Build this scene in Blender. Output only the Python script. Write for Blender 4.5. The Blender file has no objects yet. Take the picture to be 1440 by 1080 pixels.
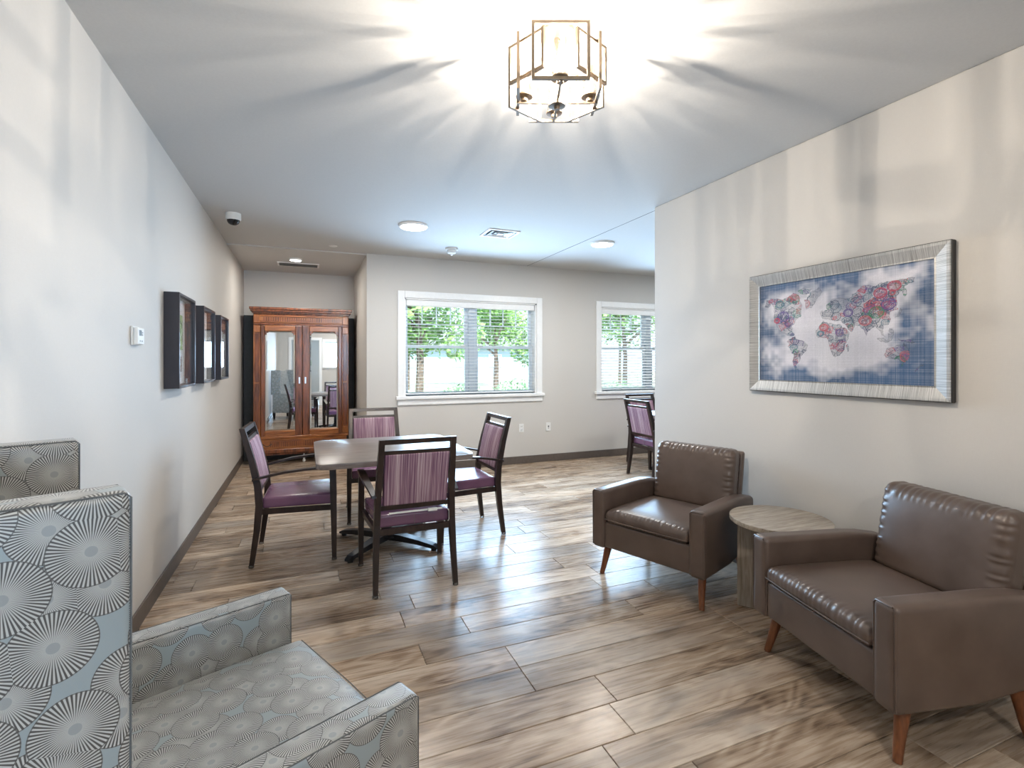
import bpy, bmesh, math, random
import numpy as np
from mathutils import Vector, Matrix, noise
R = math.radians
random.seed(7)
scene = bpy.context.scene
COL = scene.collection

# ------------------------------------------------------------------ camera
YAW = math.atan(290/708)
cam_d = bpy.data.cameras.new('camera'); cam = bpy.data.objects.new('camera', cam_d); COL.objects.link(cam)
cam_d.sensor_width = 36; cam_d.lens = 708/1440*36; cam_d.shift_y = -31/1440
cam_d.clip_start = 0.02; cam_d.clip_end = 300
cam.location = (0, 0, 1.4); cam.rotation_euler = (R(90), 0, -YAW)
scene.camera = cam
# ------------------------------------------------------------------ sky, sun, exposure
W = bpy.data.worlds.new('sky'); scene.world = W; W.use_nodes = True
bg = W.node_tree.nodes['Background']; bg.inputs[0].default_value = (0.66, 0.83, 1.0, 1); bg.inputs[1].default_value = 2.5
sun_d = bpy.data.lights.new('sun', 'SUN'); sun_d.energy = 9.0; sun_d.angle = R(1); sun_d.color = (1, .95, .87)
sun = bpy.data.objects.new('sun', sun_d); COL.objects.link(sun); sun.rotation_euler = (R(38), 0, R(12))
vs = scene.view_settings
vs.view_transform = 'Standard'; vs.look = 'None'; vs.gamma = 1; vs.use_curve_mapping = False
vs.exposure = 0.68
WIN_W = 62.0
def area(name, loc, rot, sx, sy, power, color, disk=False):
    d = bpy.data.lights.new(name, 'AREA'); d.shape = 'DISK' if disk else 'RECTANGLE'; d.size = sx
    if not disk: d.size_y = sy
    d.energy = power; d.color = color
    if not disk: d.spread = R(140)
    o = bpy.data.objects.new(name, d); COL.objects.link(o); o.location = loc; o.rotation_euler = rot
    return o
DAY = (0.46, 0.71, 1.0)
WINX = [(1.15, 2.98), (4.03, 5.86), (6.45, 8.28)]
for a_, b_ in WINX:
    area('window_daylight', ((a_+b_)/2, 6.345, 1.59), (R(-90), 0, 0), b_-a_, 1.2, WIN_W, DAY)
area('rear_window_daylight', (1.3, -6.45, 1.5), (R(90), 0, 0), 1.6, 1.3, 130, DAY)

# ------------------------------------------------------------------ node helpers
MATS = {}
class NT:
    def __init__(s, name):
        s.m = bpy.data.materials.new(name); s.m.use_nodes = True
        s.t = s.m.node_tree; s.n = s.t.nodes; s.b = s.n['Principled BSDF']; s.out = s.n['Material Output']
        MATS[name] = s.m
    def add(s, typ, **kw):
        n = s.n.new(typ)
        for k, v in kw.items(): setattr(n, k, v)
        return n
    def link(s, a, b): s.t.links.new(a, b)
    def val(s, sock, v):
        if hasattr(v, 'is_output'): s.link(v, sock)
        else: sock.default_value = v
    def math(s, op, a, b=None, c=None, clamp=False):
        n = s.add('ShaderNodeMath', operation=op, use_clamp=clamp); s.val(n.inputs[0], a)
        if b is not None: s.val(n.inputs[1], b)
        if c is not None: s.val(n.inputs[2], c)
        return n.outputs[0]
    def vmath(s, op, a, b=None):
        n = s.add('ShaderNodeVectorMath', operation=op); s.val(n.inputs[0], a)
        if b is not None: s.val(n.inputs[1], b)
        return n.outputs['Value'] if op in ('LENGTH', 'DISTANCE', 'DOT_PRODUCT') else n.outputs[0]
    def mix(s, f, a, b, blend='MIX'):
        n = s.add('ShaderNodeMix', data_type='RGBA', blend_type=blend)
        s.val(n.inputs[0], f); s.val(n.inputs[6], a); s.val(n.inputs[7], b)
        return n.outputs[2]
    def noise(s, vec, scale, detail=3, rough=.5, dist=0, dim='3D'):
        n = s.add('ShaderNodeTexNoise', noise_dimensions=dim)
        if vec is not None: s.link(vec, n.inputs['Vector'])
        n.inputs['Scale'].default_value = scale; n.inputs['Detail'].default_value = detail
        n.inputs['Roughness'].default_value = rough; n.inputs['Distortion'].default_value = dist
        return n.outputs['Fac']
    def ramp(s, f, stops, interp='LINEAR'):
        n = s.add('ShaderNodeValToRGB'); s.link(f, n.inputs[0]); n.color_ramp.interpolation = interp
        e = n.color_ramp.elements
        while len(e) < len(stops): e.new(.5)
        for el, (p, c) in zip(e, stops): el.position = p; el.color = (*c, 1) if len(c) == 3 else c
        return n.outputs[0]
    def scl(s, vec, v):
        n = s.add('ShaderNodeMapping'); s.link(vec, n.inputs[0]); n.inputs['Scale'].default_value = v; return n.outputs[0]
    def obj(s): return s.add('ShaderNodeTexCoord').outputs['Object']
    def uv(s): return s.add('ShaderNodeTexCoord').outputs['UV']
    def bump(s, h, st, dist=.01):
        n = s.add('ShaderNodeBump'); n.inputs['Strength'].default_value = st; n.inputs['Distance'].default_value = dist
        s.link(h, n.inputs['Height']); s.link(n.outputs[0], s.b.inputs['Normal'])
    def set(s, color=None, rough=None, metal=None, spec=None, coat=None, coat_r=None):
        b = s.b
        if color is not None: s.val(b.inputs['Base Color'], (*color, 1) if isinstance(color, tuple) and len(color) == 3 else color)
        if rough is not None: s.val(b.inputs['Roughness'], rough)
        if metal is not None: b.inputs['Metallic'].default_value = metal
        if spec is not None: b.inputs['Specular IOR Level'].default_value = spec
        if coat is not None: b.inputs['Coat Weight'].default_value = coat
        if coat_r is not None: b.inputs['Coat Roughness'].default_value = coat_r
        return s
def plain(name, c, rough=.5, metal=0, var=.06, scale=30, bump=0, **kw):
    s = NT(name); f = s.noise(s.obj(), scale, 3)
    lo = tuple(x*(1-var) for x in c); hi = tuple(min(1, x*(1+var)) for x in c)
    s.set(s.ramp(f, [(.3, lo), (.7, hi)]), rough, metal, **kw)
    if bump: s.bump(f, bump, .004)
    return s.m
def emis(name, c, st):
    s = NT(name); s.n.remove(s.b); e = s.add('ShaderNodeEmission'); e.inputs[0].default_value = (*c, 1); e.inputs[1].default_value = st
    s.link(e.outputs[0], s.out.inputs[0]); return s.m
def thin_glass(name, tint=(1, 1, 1), refl=1.0, rough=.0, extra=0.0):
    s = NT(name); s.n.remove(s.b)
    t = s.add('ShaderNodeBsdfTransparent'); t.inputs[0].default_value = (*tint, 1)
    g = s.add('ShaderNodeBsdfGlossy'); g.inputs['Roughness'].default_value = rough
    fr = s.add('ShaderNodeFresnel'); fr.inputs[0].default_value = 1.45
    mx = s.add('ShaderNodeMixShader'); s.link(s.math('MULTIPLY_ADD', fr.outputs[0], refl, extra, clamp=True), mx.inputs[0])
    s.link(t.outputs[0], mx.inputs[1]); s.link(g.outputs[0], mx.inputs[2]); s.link(mx.outputs[0], s.out.inputs[0]); return s.m

# walls: fine woven vinyl wall covering
def wallmat(name, c, bump=.12):
    s = NT(name); p = s.add('ShaderNodeNewGeometry').outputs['Position']
    f1 = s.noise(s.scl(p, (260, 260, 40)), 1, 2); f2 = s.noise(s.scl(p, (40, 40, 260)), 1, 2); f = s.math('ADD', f1, f2)
    big = s.noise(p, 1.3, 2)
    col = s.mix(s.math('MULTIPLY', f, .5), (*[x*.95 for x in c], 1), (*[x*1.03 for x in c], 1))
    col = s.mix(s.math('MULTIPLY', big, .06), col, (*[x*.8 for x in c], 1))
    s.set(col, .62, 0, spec=.3); s.bump(f, bump, .002); return s.m
M_wall = wallmat('wall_paint', (.60, .575, .54))
M_ceil = plain('ceiling_paint', (.58, .575, .56), .85, var=.02, scale=90, bump=.05)
M_white = plain('white_trim_paint', (.84, .84, .83), .35, var=.02)
M_base = plain('brown_vinyl_base', (.115, .092, .078), .45, var=.1)
M_plastic = plain('white_plastic', (.80, .80, .78), .4, var=.02)
M_black = plain('black_metal', (.018, .018, .02), .35, var=.2)
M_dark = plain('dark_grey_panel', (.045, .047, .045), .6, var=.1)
M_brass = plain('champagne_metal', (.17, .130, .090), .5, .6, var=.05, scale=80)
M_steel = plain('brushed_steel', (.7, .7, .7), .3, 1)
M_glass = thin_glass('window_glass', (.93, .97, 1.0), .8)
M_clear = thin_glass('clear_glass', (1, 1, 1), .45, .02, .01)
M_glide = thin_glass('clear_plastic', (.8, .8, .8), 1.5, .1, .12)
M_led = emis('led_diffuser', (1, .96, .9), 9)
M_exit = emis('exit_red', (1, .12, .08), 2.2)
M_vinylw = plain('vinyl_window_frame', (.70, .76, .82), .4, var=.02)
M_blind = plain('white_blind_slat', (.82, .84, .85), .45, var=.02)

def floor_mat():
    s = NT('plank_wood'); p = s.add('ShaderNodeNewGeometry').outputs['Position']
    rnd = s.add('ShaderNodeObjectInfo').outputs['Random']
    off = s.add('ShaderNodeCombineXYZ'); s.link(s.math('MULTIPLY', rnd, 91.0), off.inputs[0]); s.link(s.math('MULTIPLY', rnd, 37.0), off.inputs[1]); s.link(s.math('MULTIPLY', rnd, 53.0), off.inputs[2])
    q = s.vmath('ADD', s.scl(p, (1, 4.2, 1)), off.outputs[0])
    warp = s.noise(q, 1.35, 2, .5, .35)
    ring = s.math('SINE', s.math('MULTIPLY', warp, 62.0))
    ring = s.math('MULTIPLY_ADD', ring, .5, .5)
    fine = s.noise(s.scl(q, (4, 16, 1)), 1, 4, .6)
    mid = s.noise(q, 1.1, 4, .55, .9)
    knot = s.noise(s.scl(q, (1.3, .7, 1)), 1.5, 2, .5, 1.2)
    f = s.math('ADD', s.math('MULTIPLY', ring, .085), s.math('ADD', s.math('MULTIPLY', fine, .26), s.math('ADD', s.math('MULTIPLY', mid, .62), s.math('MULTIPLY', s.noise(s.scl(q, (9, 60, 1)), 1, 3, .6), .14))))
    col = s.ramp(f, [(.40, (.10, .062, .039)), (.50, (.265, .185, .124)), (.60, (.42, .318, .228)), (.73, (.585, .48, .375))])
    dk = s.ramp(knot, [(.59, (0, 0, 0)), (.78, (1, 1, 1))])
    col = s.mix(s.math('MULTIPLY', dk, .65), col, (.062, .040, .028, 1))
    pale = s.noise(s.scl(q, (.6, .5, 1)), 1.4, 2)
    col = s.mix(s.ramp(pale, [(.5, (0, 0, 0)), (.75, (.45, .45, .45))]), col, (.60, .53, .455, 1))
    tone = s.math('MULTIPLY_ADD', rnd, .36, .84)
    tc = s.add('ShaderNodeCombineXYZ'); [s.link(tone, tc.inputs[i]) for i in range(3)]
    col = s.mix(1.0, col, tc.outputs[0], 'MULTIPLY')
    s.set(col, s.math('MULTIPLY_ADD', fine, .16, .20), 0, spec=.30); s.bump(fine, .10, .002); return s.m
M_floor = floor_mat()
M_sub = plain('subfloor', (.05, .04, .03), .9)

def wood(name, dark, light, sc=(3, 40, 40), rough=.4, axis=0, coat=0):
    s = NT(name); o = s.obj(); rnd = s.add('ShaderNodeObjectInfo').outputs['Random']
    o = s.vmath('ADD', o, s.vmath('MULTIPLY', (1, 1, 1), (3, 5, 7)))
    q = s.scl(o, sc); f = s.noise(q, 1, 5, .6, .6); g = s.noise(s.scl(o, tuple(x*4 for x in sc)), 1, 2)
    h = s.math('MULTIPLY_ADD', g, .35, s.math('MULTIPLY', f, .65))
    s.set(s.ramp(h, [(.36, dark), (.62, light)]), rough, 0, coat=coat, coat_r=.2); s.bump(g, .05, .002); return s.m
M_cab = wood('cherry_wood', (.16, .042, .010), (.50, .175, .045), (14, 14, 1.6), .32, coat=.3)
M_cabd = wood('dark_cherry_wood', (.060, .015, .005), (.30, .088, .024), (14, 14, 1.6), .32, coat=.3)
M_cabh = wood('cherry_wood_cross_grain', (.17, .046, .012), (.52, .19, .05), (1.6, 14, 14), .32, coat=.3)
M_frame = wood('espresso_chair_finish', (.013, .007, .006), (.034, .019, .015), (20, 20, 3), .3)
M_top = wood('grey_walnut_laminate', (.13, .105, .092), (.25, .21, .185), (2.2, 30, 30), .3)
M_oak = wood('weathered_oak_laminate', (.20, .165, .13), (.42, .365, .30), (3, 34, 34), .5)
M_oakv = wood('weathered_oak_vertical', (.20, .165, .13), (.42, .365, .30), (34, 34, 3), .5)
M_leg = wood('warm_brown_leg', (.10, .030, .010), (.24, .085, .03), (30, 30, 4), .35)

def leather():
    s = NT('brown_vinyl_leather'); o = s.obj(); f = s.noise(o, 260, 3); g = s.noise(o, 7, 3)
    col = s.ramp(g, [(.3, (.090, .062, .049)), (.7, (.125, .088, .071))])
    s.set(col, s.math('MULTIPLY_ADD', g, .14, .26), 0, spec=.55); s.bump(f, .10, .001); return s.m
M_leather = leather()
def stripes():
    s = NT('purple_striped_fabric'); o = s.obj(); x = s.scl(o, (170, 4, 1.2)); f = s.noise(x, 1, 3, .7)
    f2 = s.noise(s.scl(o, (38, 4, .6)), 1, 2)
    h = s.math('MULTIPLY_ADD', f, .72, s.math('MULTIPLY', f2, .28))
    s.set(s.ramp(h, [(.36, (.085, .035, .070)), (.47, (.20, .10, .155)), (.55, (.38, .25, .29)), (.66, (.62, .52, .52))]), .7, 0, spec=.3)
    s.bump(f, .15, .001); return s.m
M_stripe = stripes()
M_purple = plain('purple_vinyl', (.175, .082, .145), .24, var=.08, scale=12, spec=.6)

def burst_fabric(name, dark, light, base, dot):
    s = NT(name); uv = s.uv()
    def layer(off, scale, radius, n):
        mp = s.add('ShaderNodeMapping'); s.link(uv, mp.inputs[0]); mp.inputs['Location'].default_value = (*off, 0); mp.inputs['Scale'].default_value = (scale, scale*1.0, 0)
        v = s.add('ShaderNodeTexVoronoi', voronoi_dimensions='2D'); v.inputs['Scale'].default_value = 1; v.inputs['Randomness'].default_value = .55
        s.link(mp.outputs[0], v.inputs['Vector'])
        d = s.vmath('SUBTRACT', mp.outputs[0], v.outputs['Position'])
        sp = s.add('ShaderNodeSeparateXYZ'); s.link(d, sp.inputs[0])
        r = v.outputs['Distance']; a = s.math('ARCTAN2', sp.outputs[1], sp.outputs[0])
        st = s.math('SINE', s.math('MULTIPLY', a, n))
        st = s.math('MULTIPLY_ADD', st, 2.2, .5, clamp=True)
        inner = s.ramp(r, [(.05, (.35, .35, .35)), (.30, (1, 1, 1))])
        st = s.math('MULTIPLY', st, inner)
        c = s.mix(st, (*light, 1), (*dark, 1))
        c = s.mix(s.math('LESS_THAN', r, .075), c, (*dot, 1))
        rim = s.math('LESS_THAN', s.math('ABSOLUTE', s.math('SUBTRACT', r, radius)), .015)
        c = s.mix(s.math('MULTIPLY', rim, .8), c, (*dark, 1))
        return c, s.math('LESS_THAN', r, radius)
    c1, m1 = layer((0, 0), 9.4, .50, 58)
    c2, m2 = layer((.47, .53), 9.4, .46, 58)
    col = s.mix(m2, (*base, 1), c2); col = s.mix(m1, col, c1)
    weave = s.noise(s.scl(uv, (700, 700, 1)), 1, 2)
    s.set(col, s.math('MULTIPLY_ADD', weave, .2, .30), 0, spec=.6); s.b.inputs['Sheen Weight'].default_value = .25; s.bump(weave, .15, .001); return s.m
M_burst = burst_fabric('starburst_upholstery', (.060, .058, .054), (.47, .475, .455), (.275, .325, .34), (.28, .30, .30))
M_pipe = plain('dark_piping', (.11, .115, .115), .6)

# ------------------------------------------------------------------ mesh helpers
def link(o, parent=None):
    COL.objects.link(o)
    if parent: o.parent = parent
    return o
def box_uv(me):
    uvl = me.uv_layers.new(name='UVMap')
    for p in me.polygons:
        n = p.normal; ax = max(range(3), key=lambda i: abs(n[i]))
        for li in p.loop_indices:
            c = me.vertices[me.loops[li].vertex_index].co
            uvl.data[li].uv = ((c.y+.37, c.z) if ax == 0 else (c.x, c.z+.2) if ax == 1 else (c.x+.13, c.y))
def mk(name, bm, mat, parent=None, smooth=False, uv=False, ang=None):
    bmesh.ops.recalc_face_normals(bm, faces=bm.faces[:])
    me = bpy.data.meshes.new(name); bm.to_mesh(me); bm.free()
    me.materials.append(mat)
    if smooth:
        me.polygons.foreach_set('use_smooth', [True]*len(me.polygons))
        me.set_sharp_from_angle(angle=R(ang or 40))
    if uv: box_uv(me)
    return link(bpy.data.objects.new(name, me), parent)
def tag(o, label, cat, group=None, kind=None):
    o['label'] = label; o['category'] = cat
    if group: o['group'] = group
    if kind: o['kind'] = kind
    return o
def thing(name, label, cat, loc=(0, 0, 0), rz=0, group=None, kind=None):
    o = bpy.data.objects.new(name, None); o.empty_display_size = .1; link(o); o.location = loc; o.rotation_euler = (0, 0, rz)
    return tag(o, label, cat, group, kind)
def copy_tree(o, parent=None):
    c = o.copy(); COL.objects.link(c); c.parent = parent
    for ch in list(o.children): copy_tree(ch, c)
    return c
def B(): return bmesh.new()
def box(bm, x0, x1, y0, y1, z0, z1, bev=0, seg=1):
    vs_ = [bm.verts.new((x, y, z)) for z in (z0, z1) for y in (y0, y1) for x in (x0, x1)]
    fs = [bm.faces.new([vs_[i] for i in q]) for q in ((0, 2, 3, 1), (4, 5, 7, 6), (0, 1, 5, 4), (2, 6, 7, 3), (0, 4, 6, 2), (1, 3, 7, 5))]
    if bev:
        es = set(e for f in fs for e in f.edges)
        bmesh.ops.bevel(bm, geom=list(es), offset=bev, segments=seg, profile=.5, affect='EDGES')
    return bm
def rbox(bm, x0, x1, y0, y1, z0, z1, r, n=6, k=3, fn=None):
    """rounded box with a gridded surface; fn moves every point afterwards"""
    c = Vector(((x0+x1)/2, (y0+y1)/2, (z0+z1)/2)); h = Vector(((x1-x0)/2, (y1-y0)/2, (z1-z0)/2)); r = min(r, *h)
    ax = []
    for i in range(3):
        a = [-h[i]+r*(1-math.cos(math.pi/2*j/k))*1.0 for j in range(k)]
        a = [-h[i]+r*(j/k) for j in range(k)]
        mid = [(-h[i]+r)+(2*h[i]-2*r)*j/n for j in range(n+1)]
        ax.append(a+mid+[-q for q in reversed(a)])
    verts = {}
    def V(p):
        key = tuple(round(q, 6) for q in p)
        if key not in verts:
            q = Vector([max(-(h[i]-r), min(h[i]-r, p[i])) for i in range(3)]); d = Vector(p)-q
            if d.length > 1e-9: q = q+d.normalized()*r
            q = q+c
            if fn: q = fn(q)
            verts[key] = bm.verts.new(q)
        return verts[key]
    for i in range(3):
        u, v = (i+1) % 3, (i+2) % 3
        for s_ in (-1, 1):
            for a in range(len(ax[u])-1):
                for b in range(len(ax[v])-1):
                    ps = []
                    for du, dv in ((0, 0), (1, 0), (1, 1), (0, 1)):
                        p = [0, 0, 0]; p[i] = s_*h[i]; p[u] = ax[u][a+du]; p[v] = ax[v][b+dv]; ps.append(V(p))
                    if len(set(ps)) == 4:
                        try: bm.faces.new(ps)
                        except ValueError: pass
    return bm
def lathe(bm, prof, seg=20, c=(0, 0), caps=True):
    rings = []
    for r_, z in prof:
        rings.append([bm.verts.new((c[0]+r_*math.cos(2*math.pi*i/seg), c[1]+r_*math.sin(2*math.pi*i/seg), z)) for i in range(seg)])
    for a, b in zip(rings, rings[1:]):
        for i in range(seg): bm.faces.new((a[i], a[(i+1) % seg], b[(i+1) % seg], b[i]))
    if caps:
        bm.faces.new(rings[0]); bm.faces.new(rings[-1])
    return bm
def sweep(bm, pts, sizes, A, Bx):
    """rectangular section swept along pts; sizes = list of (a,b) full widths along axis vectors A and Bx"""
    A, Bx = Vector(A), Vector(Bx); rings = []
    for p, (a, b) in zip(pts, sizes):
        p = Vector(p); rings.append([bm.verts.new(p+A*(sa*a/2)+Bx*(sb*b/2)) for sa, sb in ((-1, -1), (1, -1), (1, 1), (-1, 1))])
    for r0, r1 in zip(rings, rings[1:]):
        for i in range(4): bm.faces.new((r0[i], r0[(i+1) % 4], r1[(i+1) % 4], r1[i]))
    bm.faces.new(rings[0]); bm.faces.new(rings[-1]); return bm
def tube(bm, pts, r, seg=8, closed=False):
    pts = [Vector(p) for p in pts]; rings = []; n = len(pts)
    for i, p in enumerate(pts):
        a = pts[(i-1) % n] if (closed or i > 0) else p; b = pts[(i+1) % n] if (closed or i < n-1) else p
        d = (b-a).normalized(); up = Vector((0, 0, 1)) if abs(d.z) < .9 else Vector((1, 0, 0))
        s_ = d.cross(up).normalized(); t = s_.cross(d)
        rr = r[i] if isinstance(r, (list, tuple)) else r
        rings.append([bm.verts.new(p+s_*rr*math.cos(2*math.pi*j/seg)+t*rr*math.sin(2*math.pi*j/seg)) for j in range(seg)])
    for r0, r1 in (list(zip(rings, rings[1:]))+([(rings[-1], rings[0])] if closed else [])):
        for j in range(seg): bm.faces.new((r0[j], r0[(j+1) % seg], r1[(j+1) % seg], r1[j]))
    if not closed: bm.faces.new(rings[0]); bm.faces.new(rings[-1])
    return bm
def prism(bm, poly, z0, z1):
    a = [bm.verts.new((x, y, z0)) for x, y in poly]; b = [bm.verts.new((x, y, z1)) for x, y in poly]; n = len(poly)
    bm.faces.new(a); bm.faces.new(b)
    for i in range(n): bm.faces.new((a[i], a[(i+1) % n], b[(i+1) % n], b[i]))
    return bm
def xform(bm, m): bmesh.ops.transform(bm, matrix=m, verts=bm.verts[:]); return bm

# ------------------------------------------------------------------ room shell
XL, XR, YE, YB, YA, XA, CH = -.82, 2.78, 3.55, 6.38, 8.13, .69, 2.73
XF, YR, YF = 9.0, -2.2, -6.5
def struct(name, bm, mat, label, cat, parent=None, **kw):
    o = mk(name, bm, mat, parent, **kw)
    if parent is None: tag(o, label, cat, kind='structure')
    return o
struct('wall_left', box(B(), XL-.15, XL, YF-.15, YA+.15, 0, CH), M_wall, 'long pale greige wall on the left with three framed boxes', 'wall')
struct('wall_right', box(B(), XR, XR+.15, YR, YE, 0, CH, .006), M_wall, 'greige partition wall on the right behind the brown armchairs', 'wall')
bm = B(); zs, zt = .97, 2.21
xs = [XA]+[v for w in WINX for v in w]+[XF+.15]
for i in range(0, len(xs), 2): box(bm, xs[i], xs[i+1], YB, YB+.22, 0, CH)
for a_, b_ in WINX: box(bm, a_, b_, YB, YB+.22, 0, zs); box(bm, a_, b_, YB, YB+.22, zt, CH)
struct('wall_back', bm, M_wall, 'greige window wall at the far end of the room', 'wall')
struct('wall_alcove_back', box(B(), XL, XA+.15, YA, YA+.15, 0, CH), M_wall, 'greige alcove wall behind the wardrobe', 'wall')
struct('wall_alcove_right', box(B(), XA, XA+.15, YB+.22, YA, 0, CH), M_wall, 'greige return wall on the right of the alcove', 'wall')
struct('wall_far_right', box(B(), XF, XF+.15, YF, YB, 0, CH), M_wall, 'greige wall at the far right of the side room', 'wall')
bm = B(); DO = (-.42, .40); PT = (.58, 1.75)
box(bm, XL, DO[0], YR-.12, YR, 0, CH); box(bm, DO[0], DO[1], YR-.12, YR, 2.1, CH); box(bm, DO[1], PT[0], YR-.12, YR, 0, CH)
box(bm, PT[0], PT[1], YR-.12, YR, 0, 1.25); box(bm, PT[0], PT[1], YR-.12, YR, 2.05, CH); box(bm, PT[1], XF, YR-.12, YR, 0, CH)
struct('wall_rear', bm, M_wall, 'greige wall behind the viewer with a cased doorway, seen in the wardrobe mirror', 'wall')
bm = B(); box(bm, XL, .5, YF-.15, YF, 0, CH); box(bm, 2.1, XF+.15, YF-.15, YF, 0, CH); box(bm, .5, 2.1, YF-.15, YF, 0, .85); box(bm, .5, 2.1, YF-.15, YF, 2.15, CH)
struct('wall_rear_far', bm, M_wall, 'far wall of the neighbouring room seen through the doorway in the mirror', 'wall')
bm = B(); box(bm, XL-.15, XF+.15, YF-.15, YB+.22, CH, CH+.2)
ceil = struct('ceiling', bm, M_ceil, 'flat off-white ceiling with shadow streaks around the pendant', 'ceiling')
mk('joint', box(B(), 2.835, 2.841, 3.56, YB, CH-.0015, CH+.01), M_dark, ceil)
struct('ceiling_alcove', box(B(), XL-.15, XA+.15, YB+.04, YA+.15, CH-.012, CH+.15), M_ceil, 'slightly lower ceiling over the wardrobe alcove', 'ceiling')

# floor: every plank in view is its own piece
bm = B(); box(bm, XL-.15, XF+.15, YF-.15, YB+.22, -.2, -.014); box(bm, XL-.15, XA+.15, YB+.22, YA+.15, -.2, -.014)
floor = struct('floor', bm, M_sub, 'wood-look plank floor in mixed grey and brown tones', 'floor')
PW, PL = .182, 1.22
def plank_geo(bm, x0, x1, y0, y1):
    g, b = .0010, .0021
    lo = [bm.verts.new(p) for p in ((x0+g, y0+g, -.012), (x1-g, y0+g, -.012), (x1-g, y1-g, -.012), (x0+g, y1-g, -.012))]
    mid = [bm.verts.new((v.co.x, v.co.y, -b)) for v in lo]
    up = [bm.verts.new((v.co.x+dx*b, v.co.y+dy*b, 0)) for v, dx, dy in zip(lo, (1, -1, -1, 1), (1, 1, -1, -1))]
    bm.faces.new(up)
    for a, c in ((lo, mid), (mid, up)):
        for i in range(4): bm.faces.new((a[i], a[(i+1) % 4], c[(i+1) % 4], c[i]))
def in_view(x, y):
    xx = x*math.cos(YAW)-y*math.sin(YAW); t = x*math.sin(YAW)+y*math.cos(YAW)
    if t < .9: return False
    if abs(xx/t) > 1.35: return False
    if y < YE and x > XR: return False
    if x > XR+.1 and x/y > (XR+.15)/YE+.05: return False
    return True
pcache = {}; rest = B(); row = 0; y = YF; rng = random.Random(3)
y = YA-math.ceil((YA-YF)/PW)*PW
while y < YA-.01:
    yc = y+PW/2; xe = XA if yc > YB+.05 else XF
    x = XL-rng.random()*PL
    while x < xe:
        a_, b_ = max(x, XL), min(x+PL, xe)
        if b_-a_ > .02:
            if in_view(a_, yc) or in_view(b_, yc) or in_view((a_+b_)/2, yc):
                key = round(b_-a_, 2)
                if key not in pcache:
                    t = B(); plank_geo(t, 0, b_-a_, 0, PW); me = bpy.data.meshes.new('plank'); bmesh.ops.recalc_face_normals(t, faces=t.faces[:]); t.to_mesh(me); t.free(); me.materials.append(M_floor); pcache[key] = me
                o = link(bpy.data.objects.new('plank', pcache[key]), floor); o.location = (a_, y, 0)
            else: plank_geo(rest, a_, b_, y, y+PW)
        x += PL
    y += PW; row += 1
o = mk('planks', rest, M_floor, floor); o['kind'] = 'stuff'

def bbox_board(name, x0, x1, y0, y1, label):
    bm = B(); box(bm, x0, x1, y0, y1, 0, .102, .004, 2); return struct(name, bm, M_base, label, 'baseboard')
bbox_board('baseboard_left', XL, XL+.011, YR, YA, 'brown vinyl baseboard along the left wall')
bbox_board('baseboard_back', XA+.011, XF, YB-.011, YB, 'brown vinyl baseboard under the windows')
bbox_board('baseboard_alcove', XA-.011, XA, YB+.02, YA, 'brown vinyl baseboard on the alcove return')
bbox_board('baseboard_right', XR-.011, XR, YR, YE, 'brown vinyl baseboard behind the brown armchairs')
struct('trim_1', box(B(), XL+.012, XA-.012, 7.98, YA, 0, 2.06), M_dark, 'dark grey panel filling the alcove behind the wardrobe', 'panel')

# ------------------------------------------------------------------ windows and blinds
def window(idx, x0, x1, label):
    w = thing('window_%d' % idx, label, 'window', ((x0+x1)/2, YB, 0), 0, kind='structure')
    h = (x1-x0)/2; yf = .10
    def P(name, *a, mat=M_white, bev=.004, parent=w): return mk(name, box(B(), *a, bev), mat, parent)
    P('casing', -h-.085, -h, -.02, 0, zs-.02, zt+.085); P('casing', h, h+.085, -.02, 0, zs-.02, zt+.085); P('casing', -h, h, -.02, 0, zt, zt+.085)
    P('jamb', -h-.0, -h+.018, 0, .2, zs, zt, bev=0); P('jamb', h-.018, h, 0, .2, zs, zt, bev=0); P('jamb', -h, h, 0, .2, zt-.018, zt, bev=0)
    P('sill', -h-.11, h+.11, -.055, .2, zs-.045, zs-.02+.02, bev=.008); P('apron', -h-.09, h+.09, -.022, 0, zs-.118, zs-.045, bev=.008)
    P('mullion', -.045, .045, yf-.02, .19, zs, zt, mat=M_vinylw)
    zm = 1.60
    for s_ in (-1, 1):
        xa, xb = (-h+.018, -.045) if s_ < 0 else (.045, h-.018)
        for (za, zb, yy, nm) in ((zs, zm+.02, yf, 'lower_sash'), (zm-.02, zt-.018, yf+.035, 'upper_sash')):
            bm = B(); f = .045
            box(bm, xa, xa+f, yy, yy+.03, za, zb); box(bm, xb-f, xb, yy, yy+.03, za, zb); box(bm, xa+f, xb-f, yy, yy+.03, za, za+f*.9); box(bm, xa+f, xb-f, yy, yy+.03, zb-f*.8, zb)
            sash = mk(nm, bm, M_vinylw, w)
            mk('pane', box(B(), xa+f, xb-f, yy+.012, yy+.016, za+f*.9, zb-f*.8), M_glass, sash)
            if nm == 'upper_sash':
                zr = zt-.018-.30
                mk('muntin', box(B(), xa+f, xb-f, yy+.004, yy+.011, zr-.009, zr+.009), M_vinylw, sash)
                for k in range(1, 4):
                    xx = xa+f+(xb-xa-2*f)*k/4
                    mk('muntin', box(B(), xx-.008, xx+.008, yy+.004, yy+.011, zr+.009, zb-f*.8), M_vinylw, sash)
            else:
                mk('sash_lock', box(B(), (xa+xb)/2-.35*s_-.03, (xa+xb)/2-.35*s_+.03, yy-.01, yy, zb-.02, zb+.006, .003), M_plastic, sash)
    return w
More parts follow.
